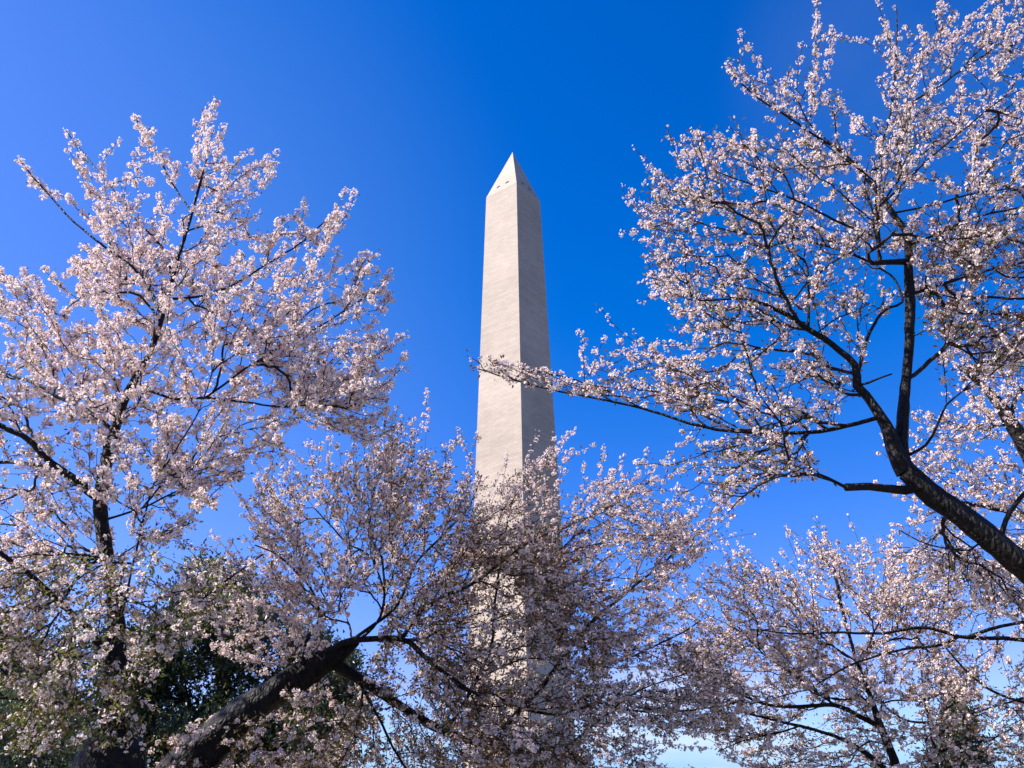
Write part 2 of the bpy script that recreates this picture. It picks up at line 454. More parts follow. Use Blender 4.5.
def leaves_mesh(c, d, nrm, ln, wd_, fold=.25):
    """leaf blades: two halves folded along the midrib"""
    n = len(c)
    s = unit(np.cross(d, nrm)); nn = np.cross(s, d)
    v = np.empty((n, 6, 3))
    m = c + d * (ln * .45)[:, None]
    t = c + d * ln[:, None] - nn * (ln * .12)[:, None]
    v[:, 0] = c; v[:, 1] = m + s * wd_[:, None] * .5 + nn * (wd_ * fold)[:, None]; v[:, 2] = t
    v[:, 3] = m - s * wd_[:, None] * .5 + nn * (wd_ * fold)[:, None]
    v = v[:, :4]
    idx = np.array([0, 1, 2, 0, 2, 3])
    L = (idx[None] + (np.arange(n) * 4)[:, None]).ravel()
    return v.reshape(-1, 3), L, np.full(2 * n, 3)

class Tree:
    def __init__(self, name, label, cat, base, group=None, step=.045):
        self.base = np.asarray(base, float)
        self.root = empty(name, base); tag(self.root, label, cat, group)
        self.pos = []; self.par = []; self.dir = []; self.limb = []; self.rad = []; self.own = []   # nodes
        self.chains = []     # (limb id, is_twig, [node ids], parent node, blossom, leaf, green)
        self.limbs = []      # names
        self.px = []
        self.step = step; self.heart = None
    def _add(self, pts, parent, limb, rads=None):
        ids = []
        for i, p in enumerate(pts):
            d = (pts[min(i + 1, len(pts) - 1)] - pts[max(i - 1, 0)])
            self.pos.append(p); self.par.append(parent if i == 0 else ids[-1]); self.dir.append(d / max(np.linalg.norm(d), 1e-9))
            self.limb.append(limb); self.own.append(0.0 if rads is None else rads[i]); ids.append(len(self.pos) - 1)
        return ids
    def limb_px(self, pts, r0, r1, Y0, Y1=None, parent=None, name='limb', blossom=0.0, leaf=0.0, power=1.0, snap=True, sub=False):
        """pts in pixels (optionally with their own radius in px as third item); the depth runs from Y0 to Y1"""
        pts = [tuple(p) for p in pts]
        xy = np.array([p[:2] for p in pts], float)
        seg = np.r_[0, np.cumsum(np.hypot(*np.diff(xy, axis=0).T))]; t = seg / seg[-1]
        pid = -1
        if self.pos and snap:
            allp = np.array(self.pos)
            q = allp - EYE; dz = q @ FWD
            sx = 512 + F * (q @ R2) / dz; sy = 384 - F * (q @ U2) / dz
            own = np.array(self.own)
            cand = own > 0
            dd = np.hypot(sx - xy[0, 0], sy - xy[0, 1]) + np.where(cand, 0, 1e6)
            pid = int(np.argmin(dd)); Y0 = allp[pid][1] if Y0 is None else Y0
            Y0 = allp[pid][1]
        if Y1 is None: Y1 = Y0
        Ys = Y0 + (Y1 - Y0) * t ** power
        p3 = P(xy[:, 0], xy[:, 1], Ys)
        rpx = np.array([p[2] if len(p) > 2 else r0 + (r1 - r0) * ti for p, ti in zip(pts, t)])
        if name != 'trunk': rpx = np.where(rpx < 12, rpx * (.55 + .035 * rpx), rpx)
        rm = rpx * depth(p3) / F
        if pid >= 0: p3[0] = self.pos[pid]; rm[0] = min(rm[0], self.own[pid])
        c = catmull(np.c_[p3, rm], self.step * 1.3)
        ps, rs = c[:, :3], np.maximum(c[:, 3], .002)
        # small natural kinks
        w = rng.standard_normal((len(ps), 3)); k = np.ones(7) / 7
        w = np.stack([np.convolve(w[:, i], k, 'same')[:len(ps)] if len(ps) > 7 else w[:, i] * 0 for i in range(3)], -1)
        env = np.minimum(1, np.arange(len(ps)) / 6.0)[:, None]
        ps = ps + w * .012 * env
        li = len(self.limbs); self.limbs.append(name)
        ids = self._add(ps, pid, li, rs)
        self.chains.append((li, False, ids, pid, blossom * 1.8, leaf, 0.3))
        return li
    def grow(self, targets, blossom, leaf, green=.3, up=.25, bend=.35, maxlen=1.6, feather=.22):
        """join each target point to the nearest sensible wood with a curved twig"""
        if len(targets) == 0: return
        pos = np.array(self.pos); drs = np.array(self.dir)
        if self.heart is not None and feather > 0:      # some twigs run on past the outline
            far = rng.random(len(targets)) < feather
            targets = targets + np.where(far, np.minimum(rng.exponential(.2, len(targets)), .45), 0)[:, None] * unit(targets - self.heart + np.array([0, 0, .3]))
        lo, hi = targets.min(0) - .9, targets.max(0) + .9
        near = np.nonzero(((pos > lo) & (pos < hi)).all(1))[0]
        if len(near) < 4: near = np.arange(len(pos))
        near = near[::2] if len(near) > 400 else near
        d0 = np.array([np.min(np.einsum('ij,ij->i', pos[near] - t, pos[near] - t)) for t in targets])
        order = np.argsort(d0)
        n = len(near); cap = n + len(targets) * 20
        buf = np.empty((cap, 3)); dbuf = np.empty((cap, 3)); bid = np.empty(cap, int)
        buf[:n] = pos[near]; dbuf[:n] = drs[near]; bid[:n] = near
        for ti in order:
            t = targets[ti]
            v = t - buf[:n]; L = np.sqrt(np.einsum('ij,ij->i', v, v)) + 1e-6
            cosa = np.einsum('ij,ij->i', v, dbuf[:n]) / L
            if self.heart is None:
                cost = L * (1.6 - .8 * cosa)
            else:       # twigs fan outward from the heart of the crown
                rd = t - self.heart; R_ = np.linalg.norm(rd); rd = rd / max(R_, 1e-6)
                cosr = (v @ rd) / L
                cost = (L + .05) * (2.15 - .55 * cosa - .95 * cosr)
            k_ = int(np.argmin(cost)); Ln = L[k_]
            if Ln < .05: continue
            vd = v[k_] / Ln; pid = int(bid[k_])
            if Ln > maxlen:
                t = buf[k_] + vd * maxlen; Ln = maxlen
            p0 = buf[k_]
            side = rng.standard_normal(3) * .18
            s0 = unit(vd * .75 + dbuf[k_] * bend + side)
            out_ = vd if self.heart is None else unit(t - self.heart)
            e0 = unit(vd * .7 + out_ * .5 + np.array([0, 0, up]) + rng.standard_normal(3) * .15)
            m = max(3, int(Ln / self.step)); u = np.linspace(0, 1, m + 1)[1:, None]
            b1 = p0 + s0 * Ln * .33; b2 = t - e0 * Ln * .30
            pts = (1 - u) ** 3 * p0 + 3 * (1 - u) ** 2 * u * b1 + 3 * (1 - u) * u ** 2 * b2 + u ** 3 * t
            pts = pts + rng.standard_normal(pts.shape) * .004
            ids = self._add(pts, pid, self.limb[pid])
            self.chains.append((self.limb[pid], True, ids, pid, blossom, leaf, green))
            q = np.arange(1, len(pts), 2)[:20]
            if n + len(q) > cap: break
            buf[n:n + len(q)] = pts[q]; dbuf[n:n + len(q)] = np.array([self.dir[ids[i]] for i in q]); bid[n:n + len(q)] = [ids[i] for i in q]; n += len(q)
    def shoot(self, a, b, Y, blossom=1.6, leaf=.1, thick=1.0):
        """a straight young shoot sleeved in blossom, from pixel a to pixel b"""
        p = P(np.array([a[0], b[0]]), np.array([a[1], b[1]]), np.array([Y, Y + rng.uniform(-.15, .15)]))
        pos = np.array(self.pos); L = np.linalg.norm(pos - p[0], axis=1)
        v = p[0] - pos; cosa = np.einsum('ij,ij->i', v, np.array(self.dir)) / (L + 1e-6)
        pid = int(np.argmin(L * (1.3 - .3 * cosa)))
        c = catmull(np.array([pos[pid], p[0], p[1]]), self.step)[1:]
        ids = self._add(c, pid, self.limb[pid])
        self.chains.append((self.limb[pid], True, ids, pid, blossom, leaf, .2))
    def sprout(self, n, lo, hi, blossom, leaf, green=.2, lift=.35):
        """young shoots that carry outer twig ends on, away from the middle of the crown"""
        ends = [c for c in self.chains if c[1]]
        e = np.array([c[2][-1] for c in ends]); pos = np.array(self.pos)
        p = pos[e]; mid = np.median(p, 0)
        sd_ = p.std(0) + 1e-6
        q = np.linalg.norm((p - mid) / sd_, axis=1)
        w = np.where(q < 2.3, np.clip(q - 1.0, 0.02, None) ** 1.5, 0)
        for i in rng.choice(len(e), min(n, len(e)), False, w / w.sum()):
            L = rng.uniform(lo, hi)
            d = unit((unit((p[i] - mid) / sd_) if self.heart is None else unit(p[i] - self.heart)) * .8 + self.dir[e[i]] * .6 + np.array([0, 0, lift]) + rng.standard_normal(3) * .25)
            m = max(3, int(L / self.step)); u = np.linspace(0, 1, m + 1)[1:, None]
            bow = unit(rng.standard_normal(3)) * .05 * L
            pts = p[i] + d * L * u + bow * np.sin(u * 3.14) + rng.standard_normal((m, 3)) * .003
            ids = self._add(pts, int(e[i]), self.limb[e[i]])
            self.chains.append((self.limb[e[i]], True, ids, int(e[i]), blossom, leaf, green))
    def finish(self, tip=.0019, expo=2.7, bark=None, twigbark=None, blossoms=True, bmax=.0075,
               flower=.0165, spur=9.0, ball=1.0, spread=1.0, leaf_jit=.008, leaf_out=.045, leafsize=.030, leafmats=None, thick_scale=1.0, names=None):
        n = len(self.pos)
        pos = np.array(self.pos) ; par = np.array(self.par)
        acc = np.full(n, 0.0)
        child = np.zeros(n, int)
        for i in range(n):
            if par[i] >= 0: child[par[i]] += 1
        rad = np.zeros(n)
        for i in range(n - 1, -1, -1):
            r = max((acc[i]) ** (1 / expo) if acc[i] > 0 else 0, tip)
            if self.own[i] > 0: r = self.own[i]
            rad[i] = r
            if par[i] >= 0:
                acc[par[i]] += r ** expo if child[par[i]] > 1 or self.own[i] > 0 else (r * 1.004) ** expo
        self.radii = rad
        rel = pos - self.base; DIR = np.array(self.dir)
        limb_obj = {}
        sides = lambda r: 14 if r > .06 else 10 if r > .03 else 7 if r > .012 else 5 if r > .005 else 4
        per = {}
        for (li, tw, ids, pid, bl, lf, gr) in self.chains:
            per.setdefault(li, []).append((tw, ids, pid, bl, lf, gr))
        for li, name in enumerate(self.limbs):
            wood = []
            for (tw, ids, pid, bl, lf, gr) in per.get(li, []):
                if not tw: wood.append((rel[ids], rad[ids]))
            r_ = tube_mesh(wood, sides)
            lo = mesh_obj(name, *r_, [bark], self.root, smooth=True)
            at_l = lo.data.attributes.new('along', 'FLOAT', 'POINT')
            at_l.data.foreach_set('value', np.ascontiguousarray(tube_mesh.along, dtype=np.float32))
            twc = []
            BP, BD, BO, LP, LD, LG = [], [], [], [], [], []
            for (tw, ids, pid, bl, lf, gr) in per.get(li, []):
                ids_ = np.array(ids)
                if tw:
                    pts = np.vstack([rel[pid:pid + 1], rel[ids_]]) if pid >= 0 else rel[ids_]
                    rr = np.r_[rad[ids_[0]], rad[ids_]] if pid >= 0 else rad[ids_]
                    twc.append((pts, rr * 1.25))
                ok = rad[ids_] < bmax
                if tw and len(ids_) > 4: ok[:max(1, int(len(ids_) * .12))] = False
                sel = ids_[ok]
                if len(sel) == 0: continue
                if bl > 0:
                    # blossom comes in pompoms on short spurs, closer together towards the tip
                    gap = rng.uniform(.06, .11) * spread if bl < 1.7 else .05
                    along = np.arange(len(sel)) * self.step
                    spots = np.cumsum(gap * rng.uniform(.6, 1.5, max(1, int(along[-1] / gap * 1.3) + 1)))
                    at_ = sel[np.clip((spots / self.step).astype(int), 0, len(sel) - 1)]
                    at_ = np.r_[at_[spots < along[-1]], sel[-1]]
                    k = rng.poisson(bl * (spur if bl < 1.7 else spur * .55) * rng.choice([.3, 1.0, 1.5], len(at_), p=[.25, .45, .3]))
                    BP.append(np.repeat(rel[at_], k, 0)); BD.append(np.repeat(DIR[at_], k, 0))
                    BO.append(np.repeat(unit(rng.standard_normal((len(at_), 3))), k, 0))
                if lf > 0:
                    k = rng.poisson(lf, len(sel))
                    LP.append(np.repeat(rel[sel], k, 0)); LD.append(np.repeat(DIR[sel], k, 0)); LG.append(np.full(k.sum(), gr))
            r_ = tube_mesh(twc, sides)
            if r_ is not None: mesh_obj('twig_sprays', *r_, [twigbark], lo, smooth=True)
            if blossoms and BP and sum(len(b) for b in BP):
                cp = np.concatenate(BP); cd = np.concatenate(BD)
                # cluster centre just off the twig, then its flowers round it
                off = np.concatenate(BO); off -= cd * np.einsum('ij,ij->i', off, cd)[:, None]; off = unit(off)
                fc = cp + off * .016
                dv = unit(rng.standard_normal(fc.shape) + off * .35 + np.array([0, 0, -.05]))
                fc = fc + dv * (.056 * ball * rng.random(len(fc)) ** .5)[:, None]
                nr = unit(dv + rng.standard_normal(fc.shape) * .45)
                v, L, Sz, mi, ti = flowers_mesh(fc, nr, flower * rng.uniform(.75, 1.15, len(fc)), cp)
                mesh_obj('blossoms', v, L, Sz, [PETAL, CALYX], lo, mi, ti)
                self.nfl = getattr(self, 'nfl', 0) + len(fc)
            if LP and sum(len(b) for b in LP):
                lp = np.concatenate(LP); ld = np.concatenate(LD); lg = np.concatenate(LG)
                d = unit(ld * .5 + rng.standard_normal(lp.shape) * .8 + np.array([0, 0, .1]))
                nn = unit(rng.standard_normal(lp.shape) + np.array([0, 0, .6]))
                ln = leafsize * rng.uniform(.55, 1.35, len(lp))
                v, L, Sz = leaves_mesh(lp + d * (leaf_out * rng.uniform(.3, 1.2, len(lp)))[:, None] + rng.standard_normal(lp.shape) * leaf_jit, d, nn, ln, ln * rng.uniform(.36, .52, len(lp)))
                mi = np.repeat((rng.random(len(lp)) < lg).astype(int), 2)
                ti = np.repeat(rng.random(len(lp)), 2)
                mesh_obj('young_leaves' if blossoms else 'foliage', v, L, Sz, leafmats, lo, mi, ti)

NK = rng.standard_normal((10, 3)); NK = unit(NK) * rng.uniform(4, 13, (10, 1)); NP = rng.uniform(0, 6.28, 10)
def clump(p):
    return np.sin(p @ NK.T + NP).sum(1) / math.sqrt(5)
def pts_in(poly, n, Yc, Ys, mul=1.0, gaps=.45):
    n = int(n * mul)
    poly = np.array(poly, float); lo, hi = poly.min(0), poly.max(0)
    got = []
    tot = 0
    while tot < n:
        xy = rng.uniform(lo, hi, (n * 3, 2)); k = in_poly(xy[:, 0], xy[:, 1], poly); xy = xy[k]; got.append(xy); tot += len(xy)
    xy = np.concatenate(got)[:n]
    Y = Yc + Ys * np.clip(rng.normal(0, .5, n), -1, 1)
    p = P(xy[:, 0], xy[:, 1], Y)
    return p[rng.random(n) < np.clip(.62 + gaps * clump(p), .04, 1)]
def ground_at(x, y, Y):
    p = P(x, y, Y); return np.array([p[0], p[1], 0.0])

STATS = []
def gy(Y):
    return 384 + F * math.tan(PITCH + math.atan((1.6 + .06) / Y))
BLOOM, LEAFY = 1.25, 7.0
def flesh(T, zones, dens=1.9, feather=.22, gaps=.5, leafy=1.0):
    for (poly, n, Yc, Ys, bl, lf, gr) in zones:
        T.grow(pts_in(poly, n, Yc, Ys, dens, gaps), bl * BLOOM, lf * LEAFY * leafy, gr + .12, feather=feather)

# ---- upright cherry on the left
def cherry_upright():
    Y = 6.6
    T = Tree('cherry_tree', 'upright blossoming cherry whose tall pale crown fills the left side', 'tree', ground_at(125, gy(Y), Y), 'blossoming cherry trees')
    T.limb_px([(122, gy(Y), 52), (116, 900, 42), (110, 790, 36), (110, 755, 32), (113, 712, 13), (117, 645, 8.2), (113, 592, 7.2), (103, 530, 6.8), (100, 500, 6.4), (107, 458, 5.6), (115, 432, 5), (126, 398, 4.2), (143, 365, 3.5), (153, 345, 3.2), (165, 305, 2.6), (176, 265, 2.0), (192, 212, 1.4), (206, 160, 1.0)], 1, 1, Y, 6.75, name='trunk', blossom=.2)
    L = T.limb_px
    L([(99, 503), (75, 480), (50, 462), (28, 440), (0, 427), (-50, 405)], 6, 3, None, 6.4)
    L([(52, 466), (30, 464), (0, 463), (-50, 474)], 3.2, 2.2, None, 6.9)
    L([(113, 430), (90, 412), (60, 397), (35, 384), (10, 375), (-35, 362)], 3.4, 1.8, None, 7.5)
    L([(138, 386), (175, 398), (205, 397), (240, 402), (285, 407), (330, 400)], 2.4, 1.2, None, 6.5, blossom=.3)
    L([(205, 397), (240, 374), (285, 345), (330, 320), (372, 292)], 2, 1.1, None, 6.7, blossom=.5)
    L([(168, 301), (200, 296), (230, 286), (270, 262), (305, 240), (333, 214)], 2.2, 1.0, None, 7.5, blossom=.5)
    L([(160, 318), (137, 271), (102, 245), (70, 218), (41, 186), (20, 160)], 2.5, 1.0, None, 6.6, blossom=.8)
    L([(173, 275), (164, 250), (135, 218), (107, 183), (70, 136)], 2.0, 1.0, None, 7.4, blossom=.8)
    L([(193, 212), (172, 183), (152, 146), (136, 118)], 1.6, .9, None, 6.9, blossom=.9)
    L([(112, 628), (61, 602)], 2, 2, None, 6.6) if False else None
    L([(117, 640), (150, 498), (167, 464), (198, 412), (215, 365)], 2.2, 1.0, None, 6.2, blossom=.1)
    L([(112, 675), (94, 636), (75, 617), (57, 602), (26, 573), (-20, 540)], 5, 3.2, None, 6.1)
    L([(121, 672), (151, 638), (182, 615), (216, 588), (262, 555)], 2.8, 1.3, None, 6.4, blossom=.2)
    L([(118, 716), (99, 711), (52, 701), (0, 697), (-40, 690)], 3, 2, None, 6.3)
    L([(130, 760), (134, 768)], 3, 3, None, 6.7) if False else None
    L([(113, 790), (133, 762), (128, 700), (121, 655)], 5, 3.2, None, 6.75)
    L([(104, 520), (150, 505), (200, 480), (245, 470)], 2, 1, None, 7.6, blossom=.3)
    zones = [
        # top of the crown
        ([(20, 165), (50, 190), (85, 222), (92, 205), (62, 138), (82, 140), (125, 190), (140, 165), (128, 118), (145, 120), (178, 165), (200, 160), (205, 105), (220, 110), (224, 160), (240, 170), (276, 156), (282, 175), (225, 210), (200, 290), (110, 290), (70, 235)], 130, 7.0, .8, 1.8, .06, .2),
        ([(70, 240), (200, 250), (230, 205), (275, 215), (295, 200), (312, 235), (335, 208), (345, 220), (325, 262), (300, 330), (200, 350), (60, 300)], 190, 7.0, 1.1, 2.0, .08, .2),
        ([(300, 270), (325, 300), (345, 285), (360, 252), (372, 258), (370, 295), (392, 276), (390, 300), (372, 325), (396, 345), (378, 370), (385, 395), (350, 410), (300, 410), (250, 350)], 130, 6.8, .8, 1.6, .1, .2),
        # big left mass
        ([(-90, 275), (0, 268), (80, 268), (150, 330), (150, 400), (110, 420), (-90, 420)], 260, 7.0, 1.2, 2.1, .1, .2),
        ([(150, 330), (330, 330), (392, 370), (385, 430), (372, 445), (330, 430), (290, 425), (300, 455), (255, 450), (245, 480), (205, 505), (150, 470)], 240, 6.9, 1.0, 1.6, .12, .2),
        ([(-90, 420), (110, 420), (215, 460), (200, 520), (150, 560), (-90, 560)], 240, 6.9, 1.1, 1.05, .22, .35),
        ([(-90, 560), (160, 560), (260, 560), (235, 610), (150, 680), (-90, 720)], 330, 6.5, 1.0, .65, .7, .65),
        ([(-90, 690), (160, 680), (150, 740), (-90, 770)], 80, 6.4, .8, .35, .8, .65),
    ]
    T.heart = P(*map(float, (115, 560, 6.7)))
    flesh(T, zones, 3.0, .08, .75)
    for a, b in (((41, 186), (18, 158)), ((78, 150), (66, 130)), ((150, 150), (136, 118)), ((207, 150), (216, 98)), ((200, 160), (196, 122)), ((235, 175), (278, 154)), ((228, 172), (250, 150)), ((300, 240), (305, 200)), ((318, 235), (338, 206)), ((350, 290), (366, 254)), ((365, 300), (392, 272)), ((372, 360), (396, 345)), ((330, 280), (340, 245)), ((100, 170), (118, 140))):
        T.shoot(a, b, 6.9, 2.2)
    T.sprout(60, .15, .4, 1.7, .3)
    T.finish(spur=9, ball=.75, flower=.015, bark=BARK, twigbark=TWIG, leafsize=.034, leafmats=[BRONZE, GREENL])
    STATS.append(('upright', len(T.pos), T.nfl))

# ---- leaning cherry in the middle
def cherry_leaning():
    Y = 7.5
    T = Tree('cherry_tree', 'cherry with a thick dark leaning trunk, its low crown spreading in front of the obelisk', 'tree', ground_at(168, gy(Y), Y), 'blossoming cherry trees')
    L = T.limb_px
    L([(150, gy(Y), 52), (148, 900, 44), (168, 800, 30), (200, 755, 20), (240, 717, 17), (280, 690, 15), (318, 664, 12), (340, 652, 8.5), (356, 640, 5)], 1, 1, Y, 8.3, name='trunk')
    L([(316, 662), (330, 652), (351, 641), (401, 640), (422, 655), (440, 670), (480, 695)], 5.5, 2.2, None, 8.0)
    L([(326, 660), (356, 677), (377, 691), (395, 702), (415, 715), (437, 728), (490, 748), (560, 752)], 7.5, 2.5, None, 9.3)
    L([(300, 676), (307, 640), (319, 620), (315, 597), (302, 578), (279, 556), (255, 545)], 2.8, 1.1, None, 7.4, blossom=.2)
    L([(343, 651), (372, 628), (383, 603), (382, 558), (370, 532), (375, 480)], 2.6, 1.1, None, 8.4, blossom=.2)
    L([(384, 590), (371, 556), (348, 544), (329, 525), (314, 508)], 1.8, 1, None, 8.0, blossom=.4)
    L([(350, 642), (390, 612), (402, 596), (419, 560), (444, 534), (470, 505), (482, 475)], 2.8, 1.2, None, 9.0, blossom=.3)
    L([(401, 640), (415, 620), (440, 600), (477, 581), (523, 546), (571, 524), (605, 508), (652, 480)], 3.4, 1.2, None, 9.4, blossom=.5)
    L([(437, 728), (453, 720), (472, 686), (491, 648), (494, 612), (500, 560), (512, 500)], 3.4, 1.2, None, 9.2, blossom=.3)
    L([(490, 748), (520, 708), (540, 688), (562, 660), (595, 620), (643, 580), (695, 535)], 4.5, 1.4, None, 9.6, blossom=.5)
    L([(556, 668), (581, 666), (624, 659), (677, 635), (700, 620)], 2.2, 1.1, None, 9.0, blossom=.4)
    L([(520, 708), (560, 714), (600, 703), (623, 710), (665, 712), (712, 708), (745, 700)], 2.6, 1.1, None, 9.6, blossom=.2)
    L([(560, 752), (600, 720), (640, 690), (690, 672)], 2.2, 1.0, None, 8.8, blossom=.3)
    L([(357, 677), (380, 720), (400, 760), (430, 800)], 2.4, 1.6, None, 8.2)
    zones = [
        ([(262, 545), (255, 490), (275, 462), (330, 472), (385, 442), (400, 470), (400, 560), (330, 620), (280, 600)], 230, 8.0, 1.0, 1.25, .16, .35),
        ([(190, 590), (262, 560), (320, 600), (330, 650), (270, 680), (215, 650)], 100, 8.2, .8, 1.9, .1, .3),
        ([(385, 440), (430, 455), (470, 475), (480, 540), (440, 640), (380, 640), (380, 560)], 210, 8.6, 1.0, 1.2, .42, .15),
        ([(470, 470), (500, 482), (540, 455), (565, 480), (570, 560), (480, 560)], 80, 8.8, .7, 1.3, .22, .12),
        ([(455, 535), (590, 520), (610, 640), (590, 768), (430, 768), (430, 640)], 640, 8.8, 1.2, 1.2, .48, .12),
        ([(570, 490), (610, 468), (655, 480), (650, 505), (705, 522), (695, 560), (660, 600), (680, 640), (590, 650), (580, 560)], 210, 9.0, 1.0, 1.35, .18, .15),
        ([(580, 640), (700, 640), (735, 690), (730, 735), (680, 735), (640, 740), (580, 770)], 190, 9.1, 1.1, 1.15, .26, .2),
        ([(380, 640), (440, 640), (440, 800), (300, 800), (340, 700)], 150, 8.6, 1.1, .9, .55, .3),
        ([(150, 740), (235, 725), (340, 670), (360, 720), (330, 800), (150, 800)], 130, 8.4, 1.0, 1.2, .45, .35),
        ([(580, 760), (660, 745), (640, 800), (420, 800), (430, 760)], 110, 8.8, 1.1, 1.0, .4, .2),
    ]
    T.heart = P(*map(float, (350, 680, 8.3)))
    flesh(T, zones, 3.7, .28, .8, 1.6)
    for a, b in (((480, 485), (457, 428)), ((500, 500), (508, 455)), ((515, 490), (548, 452)), ((520, 470), (562, 450)), ((600, 508), (657, 478)), ((600, 490), (626, 456)), ((585, 490), (583, 464)), ((650, 550), (702, 520)), ((640, 540), (690, 512)), ((660, 580), (704, 540)), ((320, 500), (290, 462)), ((330, 480), (285, 448)), ((375, 470), (385, 425)), ((345, 478), (350, 450)), ((440, 480), (425, 452)), ((680, 700), (738, 690))):
        T.shoot(a, b, 8.8, 2.2, .2)
    T.sprout(120, .3, .8, 1.9, .4)
    T.sprout(90, .3, .8, 1.2, .5)
    T.finish(spur=7.5, ball=.54, tip=.0014, bark=BARK, twigbark=TWIG, leafsize=.034, leafmats=[BRONZE, GREENL], flower=.0132)
    STATS.append(('leaning', len(T.pos), T.nfl))

